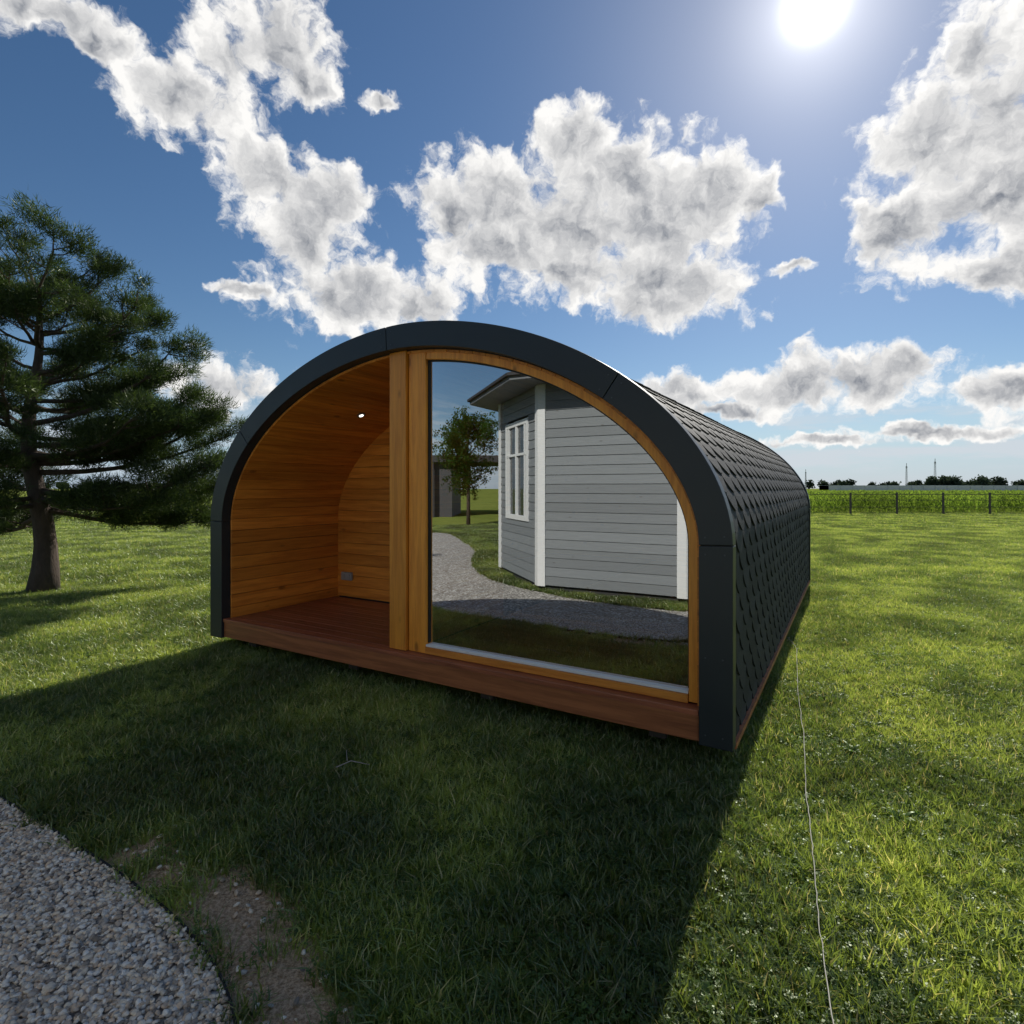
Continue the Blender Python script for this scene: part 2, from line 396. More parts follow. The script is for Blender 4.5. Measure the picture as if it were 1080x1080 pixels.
for kk in range(8):
    z=.1; 
    win=kk in(kAB,(kAB+4)%8,3)
    while z<HH-.01:
        z1=min(z+.135,HH)
        if win and z1>1.06 and z<2.55:
            rot(sid,kk,apo-.05,apo-.012,-hs+.04,-.56,z,z1-.003,slope=.012); rot(sid,kk,apo-.05,apo-.012,.56,hs-.04,z,z1-.003,slope=.012)
        else: rot(sid,kk,apo-.05,apo-.012,-hs+.04,hs-.04,z,z1-.003,slope=.012)
        z+=.135
    rot(wht,kk,apo-.03,apo+.014,hs-.115,hs+.004,.08,HH+.001); rot(wht,kk,apo-.03,apo+.0145,-hs-.004,-hs+.115,.08,HH)
    if win:
        for a0,a1,b0,b1 in((-.60,-.52,1.0,2.62),(.52,.60,1.0,2.62),(-.52,.52,2.54,2.62),(-.52,.52,1.0,1.08),(-.03,.03,1.08,2.54),(-.52,-.03,2.05,2.09),(.03,.52,2.05,2.09),(-.46,-.42,1.08,2.54),(.42,.46,1.08,2.54)):
            rot(wht,kk,apo-.03,apo+.018,a0,a1,b0,b1)
        rot(gls,kk,apo-.03,apo-.02,-.52,.52,1.08,2.54)
    rot(wht,kk,apo-.6,apo-.06,-hs*.7,hs*.7,.0,.1)
sid.obj('siding',M['siding'],house); wht.obj('white_trim',M['white'],house,bevel=.003)
gm,t,p=newmat('dark_window'); p.inputs['Roughness'].default_value=.05; M['dwin']=gm
n=t.noise(objco(t),3,2,.5); t.l.new(t.mix(n,(.02,.03,.035),(.06,.07,.08)),p.inputs['Base Color'])
gls.obj('window_panes',M['dwin'],house)
oc=lambda R,o=math.pi/8:[(R*math.cos(o+i*math.pi/4),R*math.sin(o+i*math.pi/4)) for i in range(8)]
mb=MB(); mb.prism_z(oc(RC-.06),0,.1); mb.prism_z(oc(RC-.08),.1,HH-.02); mb.obj('core',M['darkroof'],house)
mb=MB(); mb.prism_z(oc(RC+.55),HH+.002,HH+.10); mb.obj('eave_soffit',simple('soffit_grey',(.16,.17,.18),.6),house)
mb=MB(); e=[(x,y,HH+.102) for x,y in oc(RC+.60)]+[(0,0,HH+1.15)]; e2=[(x,y,HH+.06) for x,y in oc(RC+.60)]
mb.add(e+e2,[(i,(i+1)%8,8) for i in range(8)]+[(i,9+i,9+(i+1)%8,(i+1)%8) for i in range(8)]); mb.obj('roof',M['darkroof'],house)
# ------------------------------------------------------------------ gravel path
def chaikin(pts,n=2,closed=True):
    pts=[np.array(p,float) for p in pts]
    for _ in range(n):
        q=[]
        for i in range(len(pts)):
            a,b=pts[i],pts[(i+1)%len(pts)]; q+=[a*.75+b*.25,a*.25+b*.75]
        pts=q
    return pts
near=[(-2,-7),(-.9,-3),(-.45,-1),(-.38,.2),(-.5,1.0),(-.70,1.50),(-.90,1.78),(-1.19,2.02),(-1.67,2.32),(-2.41,2.74),(-3.0,3.06),(-3.7,3.34),(-5,3.4),(-6.5,2.8),(-8.3,1.6),(-10,.9),(-12,.3),(-15,-.6)]
far=[(-15,-1.8),(-11,-.7),(-9,-.1),(-7.9,.5),(-6.6,1.15),(-5.3,1.5),(-4.33,1.52),(-2.93,1.2),(-2.2,.85),(-1.7,.47),(-1.5,0),(-1.45,-1),(-1.7,-3),(-3.4,-7)]
poly=np.array(chaikin(near+far,2))
def inpoly(X,Y,poly):
    ins=np.zeros(len(X),bool); n=len(poly)
    for i in range(n):
        x0,y0=poly[i]; x1,y1=poly[(i+1)%n]
        c=((y0>Y)!=(y1>Y)); 
        if y1!=y0: ins^= c&(X<(x1-x0)*(Y-y0)/(y1-y0)+x0)
    return ins
def mk_gravel():
    m,t,p=newmat('gravel'); pos=t.new('ShaderNodeNewGeometry').outputs['Position']
    v=t.new('ShaderNodeTexVoronoi'); v.inputs['Scale'].default_value=34; t.l.new(pos,v.inputs['Vector'])
    r=t.new('ShaderNodeSeparateColor'); t.l.new(v.outputs['Color'],r.inputs[0])
    c=t.mix(r.outputs[0],(.28,.25,.215),(.92,.87,.79)); c=t.mix(t.ss(v.outputs['Distance'],.35,.8,0,.75),c,(.08,.07,.06))
    n=t.noise(pos,5,5,.75,dim='2D'); c=t.mix(t.ss(n,.42,.68,0,.5),c,(.20,.18,.15))
    t.l.new(c,p.inputs['Base Color']); p.inputs['Roughness'].default_value=.9
    bump(t,p,t.math('MULTIPLY',v.outputs['Distance'],-1),.8,.02); return m
M['gravel']=mk_gravel()
bm=bmesh.new(); vs=[bm.verts.new((x,y,.006)) for x,y in poly]; f=bm.faces.new(vs); bmesh.ops.triangulate(bm,faces=[f])
me=bpy.data.meshes.new('gravel_path'); bm.to_mesh(me); bm.free(); me.materials.append(M['gravel']); gp_o=link(bpy.data.objects.new('gravel_path',me))
if me.polygons[0].normal.z<0: me.flip_normals()
def ribbon(pts,w,z0,z1,name,mat):
    mb=MB(); pts=[np.array(p) for p in pts]
    for i in range(len(pts)-1):
        a,b=pts[i],pts[i+1]; dd=(b-a)/np.linalg.norm(b-a); nn=np.array([-dd[1],dd[0]])*w/2
        mb.prism_z([a-nn,b-nn,b+nn,a+nn],z0,z1,.5)
    return mb.obj(name,mat)
ed=[p for p in poly if (p[1]>-.5 and ( (p[0]>-.95 and p[1]<1.9) or p[1]>1.75)) and not (p[0]<-7)]
ribbon(ed,.007,-.02,.020,'path_edging',M['black'])
# ------------------------------------------------------------------ ground
SOIL=((-1.52,2.38,.12),(-1.36,2.25,.10),(-1.09,2.13,.16),(-.96,2.0,.17),(-.85,1.86,.15),(-.72,1.74,.14),(-.61,1.58,.13))
def mk_ground():
    m,t,p=newmat('lawn_ground'); pos=t.new('ShaderNodeNewGeometry').outputs['Position']
    n1=t.noise(pos,.35,4,.6,dim='2D'); n2=t.noise(pos,9,5,.7,dim='2D'); n3=t.noise(pos,90,3,.7,dim='2D')
    f=t.math('ADD',t.math('MULTIPLY',n2,.6),t.math('MULTIPLY',n3,.4))
    c=t.mix(t.ss(f,.35,.65),(.11,.145,.03),(.27,.32,.07)); c=t.mix(t.ss(n1,.35,.7,0,.5),c,(.31,.34,.085))
    dsum=None
    for (bx,by,rr) in SOIL:
        dd=t.vm('DISTANCE',pos,(bx,by,0)); q=t.math('DIVIDE',dd,rr); dsum=q if dsum is None else t.math('MINIMUM',dsum,q)
    q=t.math('ADD',dsum,t.math('MULTIPLY_ADD',t.noise(pos,16,5,.7,dim='2D'),2.2,-1.1)); mask=t.ss(q,.8,1.5,1,0)
    soil=t.mix(t.ss(t.noise(pos,70,5,.75,dim='2D'),.3,.7),(.30,.19,.105),(.74,.54,.36))
    c=t.mix(mask,c,soil)
    t.l.new(c,p.inputs['Base Color']); p.inputs['Roughness'].default_value=1; p.inputs['Specular IOR Level'].default_value=.0
    bump(t,p,f,.6,.04); return m
M['ground']=mk_ground()
mb=MB(); N=64; R=3500
mb.add([(R*math.cos(2*math.pi*i/N),R*math.sin(2*math.pi*i/N),0) for i in range(N)],[tuple(range(N))]); g=mb.obj('ground',M['ground'])
if g.data.polygons[0].normal.z<0: g.data.flip_normals()
# ------------------------------------------------------------------ instancing via geometry nodes
def instancer(name,pts,rots,scl,idx,protos):
    me=bpy.data.meshes.new(name); n=len(pts); me.vertices.add(n); me.vertices.foreach_set('co',pts.astype(np.float32).ravel())
    a=me.attributes.new('rot','FLOAT_VECTOR','POINT'); a.data.foreach_set('vector',rots.astype(np.float32).ravel())
    a=me.attributes.new('scl','FLOAT_VECTOR','POINT'); a.data.foreach_set('vector',scl.astype(np.float32).ravel())
    a=me.attributes.new('idx','INT','POINT'); a.data.foreach_set('value',idx.astype(np.int32))
    o=link(bpy.data.objects.new(name,me))
    ng=bpy.data.node_groups.new(name+'_gn','GeometryNodeTree')
    ng.interface.new_socket('Geometry',in_out='INPUT',socket_type='NodeSocketGeometry'); ng.interface.new_socket('Geometry',in_out='OUTPUT',socket_type='NodeSocketGeometry')
    gi=ng.nodes.new('NodeGroupInput'); go=ng.nodes.new('NodeGroupOutput')
    ois=[]
    for pr in protos:
        oi=ng.nodes.new('GeometryNodeObjectInfo'); oi.inputs['Object'].default_value=pr; oi.inputs['As Instance'].default_value=True; ois.append(oi)
    jj=ng.nodes.new('GeometryNodeJoinGeometry')
    for nd in ois[::-1]: ng.links.new(nd.outputs['Geometry'],jj.inputs[0])
    ip=ng.nodes.new('GeometryNodeInstanceOnPoints'); ng.links.new(gi.outputs[0],ip.inputs['Points']); ng.links.new(jj.outputs[0],ip.inputs['Instance']); ip.inputs['Pick Instance'].default_value=True
    def na(nm,ty):
        q=ng.nodes.new('GeometryNodeInputNamedAttribute'); q.data_type=ty; q.inputs['Name'].default_value=nm; return q.outputs['Attribute']
    ng.links.new(na('idx','INT'),ip.inputs['Instance Index'])
    er=ng.nodes.new('FunctionNodeEulerToRotation'); ng.links.new(na('rot','FLOAT_VECTOR'),er.inputs[0]); ng.links.new(er.outputs[0],ip.inputs['Rotation'])
    ng.links.new(na('scl','FLOAT_VECTOR'),ip.inputs['Scale']); ng.links.new(ip.outputs[0],go.inputs[0])
    md=o.modifiers.new('inst','NODES'); md.node_group=ng
    return o
def turf(name,bx,by,hmin,hmax,w,cx,cy,cs,nros=0,lean=1.1,clh=.035):
    """grass blades at bx,by plus clover leaflets at cx,cy -> one mesh, all quads"""
    n=len(bx); cl=.5+.5*np.sin(bx*23+2*np.sin(by*17))*np.sin(by*19+2*np.sin(bx*13))
    h=rng.uniform(hmin,hmax,n)*(.6+.75*cl); la=rng.uniform(0,6.283,n); le=h*rng.uniform(.1,lean,n); ww=w*rng.uniform(.6,1.3,n)
    ta=rng.uniform(0,6.283,n); dx,dy=np.cos(ta)*ww/2,np.sin(ta)*ww/2; lx,ly=np.cos(la)*le,np.sin(la)*le
    V=np.empty((n,6,3))
    for q,(s,wf) in enumerate(((0,1),(.5,.9),(1,.08))):
        x=bx+lx*s*s; y=by+ly*s*s; z=h*s-.3*s*s*le
        V[:,2*q]=np.stack([x-dx*wf,y-dy*wf,z],1); V[:,2*q+1]=np.stack([x+dx*wf,y+dy*wf,z],1)
    R=np.repeat(rng.random(n),6); b=np.arange(n)*6
    Fq=np.concatenate([np.stack([b,b+1,b+3,b+2],1),np.stack([b+2,b+3,b+5,b+4],1)])
    Vs=[V.reshape(-1,3)]; Rs=[R]; Fs=[Fq]; MI=[np.zeros(len(Fq))]; base=n*6
    m_=len(cx)
    if m_:
        z=clh*rng.uniform(.5,1.1,m_); s=cs*rng.uniform(.7,1.25,m_); a0=rng.uniform(0,6.28,m_); tx_,ty_=rng.normal(0,.35,m_),rng.normal(0,.35,m_); rr=rng.random(m_)
        for k in range(3):
            c,sn=np.cos(a0+k*2.094),np.sin(a0+k*2.094); Q=np.empty((m_,4,3))
            for j,(u,v,w_) in enumerate(((0,0,0),(.7,.45,.2),(1.05,0,.1),(.7,-.45,.2))):
                ux,uy=c*u-sn*v,sn*u+c*v; Q[:,j]=np.stack([cx+s*ux,cy+s*uy,z+s*(w_+ux*tx_+uy*ty_)],1)
            Vs.append(Q.reshape(-1,3)); Rs.append(np.repeat(rr,4)); bb=base+np.arange(m_)*4; Fs.append(np.stack([bb,bb+3,bb+2,bb+1],1)); MI.append(np.ones(m_)); base+=m_*4
    for _ in range(nros):
        ox,oy=rng.uniform(-.2,.2,2)
        for i in range(11):
            an=i*2.4+rng.random()*.4; c,sn=math.cos(an),math.sin(an); L=rng.uniform(.04,.075); V2=[]
            for q in range(7):
                s=q/6; wq=.009*math.sin(math.pi*min(1,.12+s*.86))*(1 if q%2 else .6); z=L*(1.3*s-.75*s*s)+.02
                V2+=[(ox+c*L*s-sn*wq,oy+sn*L*s+c*wq,z),(ox+c*L*s+sn*wq,oy+sn*L*s-c*wq,z)]
            Vs.append(np.array(V2)); Rs.append(np.full(14,rng.random()*.5)); Fs.append(np.array([(base+2*q,base+2*q+1,base+2*q+3,base+2*q+2) for q in range(6)])); MI.append(np.ones(6)); base+=14
    return np_mesh(name,np.concatenate(Vs),np.concatenate(Fs),None,np.concatenate(Rs),[M['grass'],M['clover']],np.concatenate(MI))
def sq(n,h): return rng.uniform(-h,h,n),rng.uniform(-h,h,n)
def clus(k,per,h,sd):
    ox,oy=rng.uniform(-h,h,k),rng.uniform(-h,h,k); return np.repeat(ox,per)+rng.normal(0,sd,k*per),np.repeat(oy,per)+rng.normal(0,sd,k*per)
P_near=[turf('turf_near_%d'%i,*sq(3700,.26),.022,.078,.0056,*clus(10+5*i,45,.22,.05),.010,nros=1 if i==2 else 0) for i in range(5)]
P_mid=[turf('turf_mid_%d'%i,*sq(5600,.52),.03,.09,.009,*clus(18+8*i,30,.45,.08),.015) for i in range(4)]
P_far=[turf('turf_far_%d'%i,*sq(5400,1.05),.035,.095,.021,*clus(20,12,.9,.15),.028) for i in range(3)]
def disc(n,r):
    a=rng.uniform(0,6.283,n); q=r*np.sqrt(rng.random(n)); return q*np.cos(a),q*np.sin(a)
P_tuft=[turf('tuft_%d'%i,*disc(30,.055),.022,.065,.005,*disc(8*(i%2),.05),.0095) for i in range(4)]
PROT=P_near+P_mid+P_far+P_tuft
def soilq(X,Y):
    q=np.full(len(X),9.)
    for (bx,by,rr) in SOIL: q=np.minimum(q,np.hypot(X-bx,Y-by)/rr)
    return q
def ok(X,Y):
    lx=cR*(X-PODX)+sR*(Y-PODY); ly=-sR*(X-PODX)+cR*(Y-PODY)
    k=~((np.abs(lx)<A-.1)&(ly>.12)&(ly<LEN-.1))
    return k&~inpoly(X,Y,poly)&(np.hypot(X-cen[0],Y-cen[1])>apo+.02)
IP=[];IR=[];IS=[];II=[]
def cells(size,xr,yr,keep,first,count,scale_xy=1.0,zs=1.0):
    xs=np.arange(xr[0]+size/2,xr[1],size); ys=np.arange(yr[0]+size/2,yr[1],size); CX,CY=[q.ravel() for q in np.meshgrid(xs,ys)]
    k=keep(CX,CY); CX,CY=CX[k],CY[k]
    g_=np.linspace(-.5,.5,6)*size*1.03; full=np.ones(len(CX),bool); anyk=np.zeros(len(CX),bool)
    for gx in g_:
        for gy in g_:
            o_=ok(CX+gx,CY+gy); full&=o_&(soilq(CX+gx,CY+gy)>1.7); anyk|=o_
    fx,fy=CX[full],CY[full]; n=len(fx)
    IP.append(np.stack([fx,fy,np.zeros(n)],1)); IR.append(np.stack([np.zeros(n),np.zeros(n),rng.integers(0,4,n)*math.pi/2],1))
    IS.append(np.stack([np.full(n,scale_xy)]*2+[zs*rng.uniform(.93,1.07,n)],1)); II.append(first+rng.choice(count,n))
    px_,py_=CX[anyk&~full],CY[anyk&~full]; per=int(560*size*size/(1 if size<.6 else (3.5 if size<1.2 else 9)))
    X=np.repeat(px_,per)+rng.uniform(-.5,.5,len(px_)*per)*size; Y=np.repeat(py_,per)+rng.uniform(-.5,.5,len(px_)*per)*size
    kk=ok(X,Y)&(soilq(X,Y)+rng.uniform(-.2,.6,len(X))>1.0); X,Y=X[kk],Y[kk]; n=len(X); sc_=1 if size<.6 else (1.6 if size<1.2 else 2.2)
    IP.append(np.stack([X,Y,np.zeros(n)],1)); IR.append(np.stack([rng.normal(0,.1,n),rng.normal(0,.1,n),rng.uniform(0,6.28,n)],1))
    IS.append(np.stack([sc_*rng.uniform(.9,1.2,n)]*2+[rng.uniform(.8,1.2,n)*(1 if size<.6 else 1.2)],1)); II.append(12+rng.choice(4,n))
fan=lambda X,Y:(np.abs(X)<Y*1.0+.9)
cells(.5,(-9,9),(1,9),lambda X,Y:fan(X,Y)&(Y<9),0,5)
cells(1.,(-22,22),(9,21),fan,5,4)
cells(2.,(-48,48),(21,45),fan,9,3)
cells(.5,(-7,2),(-2,4),lambda X,Y:~fan(X,Y)|(Y<1),0,5)
cells(1.,(-18,-7),(-6,7),lambda X,Y:~fan(X,Y),5,4)
PT=np.concatenate(IP)
instancer('lawn_grass',PT,np.concatenate(IR),np.concatenate(IS),np.concatenate(II),PROT)
m,t,p=newmat('pebble'); r=t.new('ShaderNodeObjectInfo').outputs['Random']
cr=t.new('ShaderNodeValToRGB'); t.l.new(r,cr.inputs[0]); e=cr.color_ramp.elements
e[0].position=0; e[0].color=(.18,.15,.12,1); e[1].position=1; e[1].color=(.95,.88,.77,1)
for ps,cc in((.15,(.45,.37,.29,1)),(.35,(.78,.58,.40,1)),(.5,(.42,.40,.36,1)),(.65,(.90,.75,.56,1)),(.82,(.75,.69,.60,1))):
    q=e.new(ps); q.color=cc
t.l.new(cr.outputs[0],p.inputs['Base Color']); p.inputs['Roughness'].default_value=.7; M['peb']=m
pp=[]
for i in range(5):
    bm=bmesh.new(); bmesh.ops.create_icosphere(bm,subdivisions=2,radius=1)
    sv=[Vector((random.uniform(-1,1),random.uniform(-1,1),random.uniform(-1,1))).normalized() for _ in range(7)]
    for v in bm.verts:
        for s_ in sv:
            dd=v.co.dot(s_)-.62
            if dd>0: v.co-=s_*dd*.8
        v.co.x*=1.2; v.co.y*=.95; v.co.z*=.62
    me=bpy.data.meshes.new('pebble_%d'%i); bm.to_mesh(me); bm.free(); me.materials.append(M['peb']); me.polygons.foreach_set('use_smooth',[True]*len(me.polygons)); pp.append(bpy.data.objects.new('pebble_%d'%i,me))
def scatter(n,xr,yr,keep):
    X=rng.uniform(*xr,n); Y=rng.uniform(*yr,n); k=keep(X,Y); return X[k],Y[k]
Xp,Yp=scatter(62000,(-3.3,-.35),(1.1,3.2),lambda X,Y:inpoly(X,Y,poly)&(np.abs(X)<Y*1.0+.35))
Xs=[];Ys=[]
for (bx,by,rr) in SOIL:
    Xs.append(rng.normal(bx,rr*.7,14)); Ys.append(rng.normal(by,rr*.7,14))
Xp=np.concatenate([Xp]+Xs);Yp=np.concatenate([Yp]+Ys); n=len(Xp)
s=rng.uniform(.0055,.0118,n)*np.where(rng.random(n)>.95,1.3,1)
instancer('gravel_stones',np.stack([Xp,Yp,.006+rng.uniform(.001,.010,n)],1),np.stack([rng.normal(0,.35,n),rng.normal(0,.35,n),rng.uniform(0,6.28,n)],1),np.stack([s,s,s],1),rng.choice(5,n),pp)
# ------------------------------------------------------------------ corn field
cp=[]
for i in range(4):
    V=[];Fq=[];R=[]
    def strip(pts,ws,rr):
        b=len(V)
        for (x,y,z,dx,dy),w in zip(pts,ws):
            V.append((x-dx*w,y-dy*w,z)); V.append((x+dx*w,y+dy*w,z)); R.extend([rr,rr])
        for q in range(len(pts)-1): Fq.append((b+2*q,b+2*q+1,b+2*q+3,b+2*q+2))
    strip([(0,0,0,1,0),(0,0,.7,1,0),(0,0,1.35,1,0)],[.02,.018,.008],.8)
    for k in range(9):
        an=random.uniform(0,6.28); z0=.25+.12*k; L=random.uniform(.35,.55); c,sn=math.cos(an),math.sin(an); rr=random.random()
        pts=[(c*L*s_,sn*L*s_,min(z0+L*(1.1*s_-1.15*s_*s_),1.45),-sn,c) for s_ in(0,.3,.6,1)]
        strip(pts,[.02,.045,.04,.004],rr)
    cp.append(np_mesh('corn_plant_%d'%i,np.array(V),np.array(Fq),M['corn'],np.array(R)))
Xc=[];Yc=[]
for row in range(34):
    y=34.5+row*.75+(row>12)*(row-12)*1.4
    xs=np.arange(4,95,.30 if row<12 else .5); xs=xs[np.abs(xs)<y*1.05+4]; Xc.append(xs+rng.normal(0,.05,len(xs))); Yc.append(y+rng.normal(0,.08,len(xs)))
Xc=np.concatenate(Xc);Yc=np.concatenate(Yc); n=len(Xc)
sc=rng.uniform(.82,1.02,n)
instancer('corn_field',np.stack([Xc,Yc,np.zeros(n)],1),np.stack([np.zeros(n),np.zeros(n),rng.uniform(0,6.28,n)],1),np.stack([sc,sc,sc],1),rng.choice(4,n),cp)
mb=MB()
x=14.0
while x<46:
    mb.tube([(x,32.6,0),(x+random.uniform(-.03,.03),32.6,1.28)],[.06,.055],8); x+=2.65
for z in(.45,.85,1.18):
    mb.tube([(14,32.55,z),(45.8,32.55,z)],.014 if z<1 else .02,5)
mb.obj('field_fence',simple('weathered_wood',(.10,.085,.07),.85,0,10,.3,.3))
# ------------------------------------------------------------------ trees
def needles(name,C,D,nper,L,w,parent,mat,spread=.9,jit=.35):
    C=np.array(C);D=np.array(D); n=len(C)
    base=np.repeat(C,nper,0); dr=np.repeat(D,nper,0)+rng.normal(0,spread,(n*nper,3)); dr/=np.linalg.norm(dr,axis=1)[:,None]
    base=base+rng.normal(0,L*jit,base.shape)
    LL=L*rng.uniform(.6,1.2,(n*nper,1)); sd=np.cross(dr,rng.normal(size=dr.shape)); sd/=np.linalg.norm(sd,axis=1)[:,None]
    V=np.empty((n*nper,3,3)); V[:,0]=base-sd*w/2; V[:,1]=base+sd*w/2; V[:,2]=base+dr*LL
    rv=np.repeat(rng.random(n),nper)*.7+rng.random(n*nper)*.3
    o=np_mesh(name,V.reshape(-1,3),np.arange(n*nper*3).reshape(-1,3),mat,np.repeat(rv,3)); link(o,parent); return o
def pine(loc,H,seed,tr=.16):
    rs=random.Random(seed); e=empty('pine_tree',loc); mb=MB()
    N=14; tp=[(-.22*(i/N)+.07*math.sin(i*.7),.1*(i/N)+.05*math.sin(i*.6+1),H*i/N*.97) for i in range(N+1)]
    mb.tube([(tp[0][0],tp[0][1],-.05)]+tp[1:],[tr*1.3,tr*1.02]+[tr*(1-.9*(i/N)**.9) for i in range(2,N+1)],12)
    C=[];D=[]
    def tpos(z):
        s=min(z/(H*.97),.999); i=int(s*N); f=s*N-i; return Vector(tp[i]).lerp(Vector(tp[i+1]),f)
    def pad(c,r,d2):
        n=int(120*(r/.22)**1.7)
        for _ in range(n):
            a=Vector((rs.gauss(0,1),rs.gauss(0,1),rs.gauss(0,1))).normalized()*(rs.random()**.45)
            pt=c+Vector((a.x*r,a.y*r,a.z*r*.62+.02)); C.append(tuple(pt)); D.append((a.x*.7+d2.x*.3,a.y*.7+d2.y*.3,.55+a.z*.5))
    br=[]; z=1.25; az=.6
    while z<H*.95:
        s=(z-1.2)/(H-1.2); Lb=np.interp(s,[0,.15,.35,.5,.65,.82,1],[2.1,2.5,2.3,2.05,1.7,1.0,.3])
        for k in range(rs.choice([3,4,4])):
            az+=1.9+rs.uniform(-.5,.5); br.append((z+rs.uniform(-.12,.12),az,Lb*rs.uniform(.45,1.08)))
        z+=rs.uniform(.20,.36)
    br+=[(1.5,-.1,2.95),(1.75,.15,2.8),(1.35,.05,2.7),(2.0,-.35,2.5),(1.25,.35,2.2),(2.45,.1,2.3),(2.8,0,1.9),(1.4,-.5,2.2),(2.15,.0,2.65),(3.2,-.2,1.9),(3.5,.1,1.6),(1.9,.25,2.6)]
    for (z,az,L) in br:
        p0=tpos(z); s=(z-1.2)/(H-1.2); low=z<1.5
        el=(rs.uniform(-.18,.15) if low else rs.uniform(.0,.32))+.5*s*s; M_=8; pts=[]
        bend=rs.uniform(-.3,.3)
        for i in range(M_+1):
            q=i/M_; a=az+bend*q; pts.append(p0+Vector((math.cos(a),math.sin(a),0))*L*q+Vector((rs.uniform(-.04,.04),rs.uniform(-.04,.04),L*(math.tan(el)*q-.06*math.sin(q*3.1)+(0 if low else .10*q*q)))))
        r0=.014+.013*L; mb.tube(pts,[r0*(1-.85*i/M_) for i in range(M_+1)],6)
        npad=max(4,int(L*6.5))
        for j in range(npad):
            q=.24+.78*(j+rs.random())/npad; q=min(q,1); i=min(int(q*M_),M_-1); pb=pts[i].lerp(pts[i+1],q*M_-i)
            sa=az+rs.choice([-1,1])*rs.uniform(.3,1.4); l2=rs.uniform(.08,.55)*(1.2-q*.6)*min(1,L)
            d2=Vector((math.cos(sa),math.sin(sa),rs.uniform(.0,.85))); pe=pb+d2*l2
            mb.tube([pb,pb.lerp(pe,.5)+Vector((0,0,-.02)),pe],[.010,.008,.004],4,cap=False)
            pad(pe,rs.uniform(.11,.26)*(.7+.3*min(1,L)),d2)
        pad(pts[-1],rs.uniform(.12,.2),Vector((math.cos(az),math.sin(az),.3)))
    pad(Vector(tp[-1])+Vector((0,0,.05)),.16,Vector((0,0,1)))
    mb.obj('trunk_and_limbs',M['bark'],e,smooth=True)
    needles('needles',C,D,6,.085,.0095,e,M['needle'],.55,.4); return e
pine((-6.85,8.3,0),4.92,3,.165)
def broadleaf(name,loc,H,cr,seed,n=9000,leaf=.09):
    rs=random.Random(seed); e=empty(name,loc); mb=MB(); tips=[]
    mb.tube([(0,0,-.05),(.03,.02,H*.3),(.0,.05,H*.6),(.05,0,H*.92)],[.09,.07,.05,.015],8)
    for i in range(34):
        z=H*rs.uniform(.25,.92); az=rs.random()*6.28; s=(z/H-.25)/.7; L=cr*math.sin(math.pi*(.2+.75*s))*rs.uniform(.7,1.15)
        pe=Vector((math.cos(az)*L,math.sin(az)*L,z+L*rs.uniform(.3,.8))); mb.tube([(0,0,z),pe*.5+Vector((0,0,z*.5)),pe],[.03,.02,.006],5,cap=False)
        for k in range(22): tips.append(tuple(Vector((0,0,z)).lerp(pe,rs.uniform(.35,1.05))+Vector((rs.gauss(0,.2),rs.gauss(0,.2),rs.gauss(0,.2)))))
    mb.obj('trunk_and_limbs',M['bark'],e,smooth=True)
    needles('leaves',tips,[(0,0,.1)]*len(tips),n//len(tips),leaf,leaf*.8,e,M['leaf'],1.0,.9)
bx,by=mir(-1.75,22.9); broadleaf('birch_tree',(bx,by,0),4.9,1.25,5,15000,.085)
cx0,cy0=mir(-5.2,33); rzc=2*PODR
car=empty('carport_building',(cx0,cy0,0),rzc)
mb=MB(); mb.box(-7,5,-3,3,2.9,3.25); mb.obj('flat_roof',M['darkroof'],car)
mb=MB(); mb.box(-7,2,-2.6,2.6,0,2.9) 
mb.obj('wall_box',simple('dark_cladding',(.06,.06,.065),.6),car)
mb=MB()
for q in(-6.8,-3,1,4.8):
    for w_ in(-2.9,2.9): mb.box(q-.08,q+.08,w_-.08,w_+.08,0,2.9)
mb.obj('posts',M['darkroof'],car)
def treeline(name,x0,x1,y,h0,h1,n,dy=20,leaf=2.2,mat=None):
    C=[];ncl=int(abs(x1-x0)/ (h1*.8))
    for i in range(ncl):
        x=random.uniform(x0,x1); hh=random.uniform(h0,h1); yy=y+random.uniform(-dy,dy); ww=hh*random.uniform(.35,.6)
        for k in range(n//ncl):
            a=Vector((random.gauss(0,1),random.gauss(0,1),random.gauss(0,1))).normalized()*random.random()**.4
            C.append((x+a.x*ww,yy+a.y*ww,max(.3,hh*.55+a.z*hh*.47)))
    return needles(name,C,[(0,0,.2)]*len(C),2,leaf,leaf*.9,None,mat or M['farleaf'],1.0)
treeline('distant_treeline',300,520,420,6,11,5200,leaf=1.8)
treeline('distant_treeline',230,900,900,7,14,5000,60,leaf=4)
treeline('distant_treeline',-900,-60,800,5,9,7000,60,leaf=3.0)
treeline('distant_treeline',-60,230,1100,6,12,2000,60,leaf=4)
treeline('distant_treeline',-260,60,-160,6,12,4000,20,leaf=2)
mb=MB(); mb.box(215,620,388,400,0,3.4); 
for q in range(215,620,8): mb.box(q,q+.4,387.7,400.3,0,3.5)
gh=mb.obj('greenhouse_row',simple('greenhouse_white',(.5,.52,.53),.5))
M['galv']=simple('galvanised',(.3,.31,.33),.6)
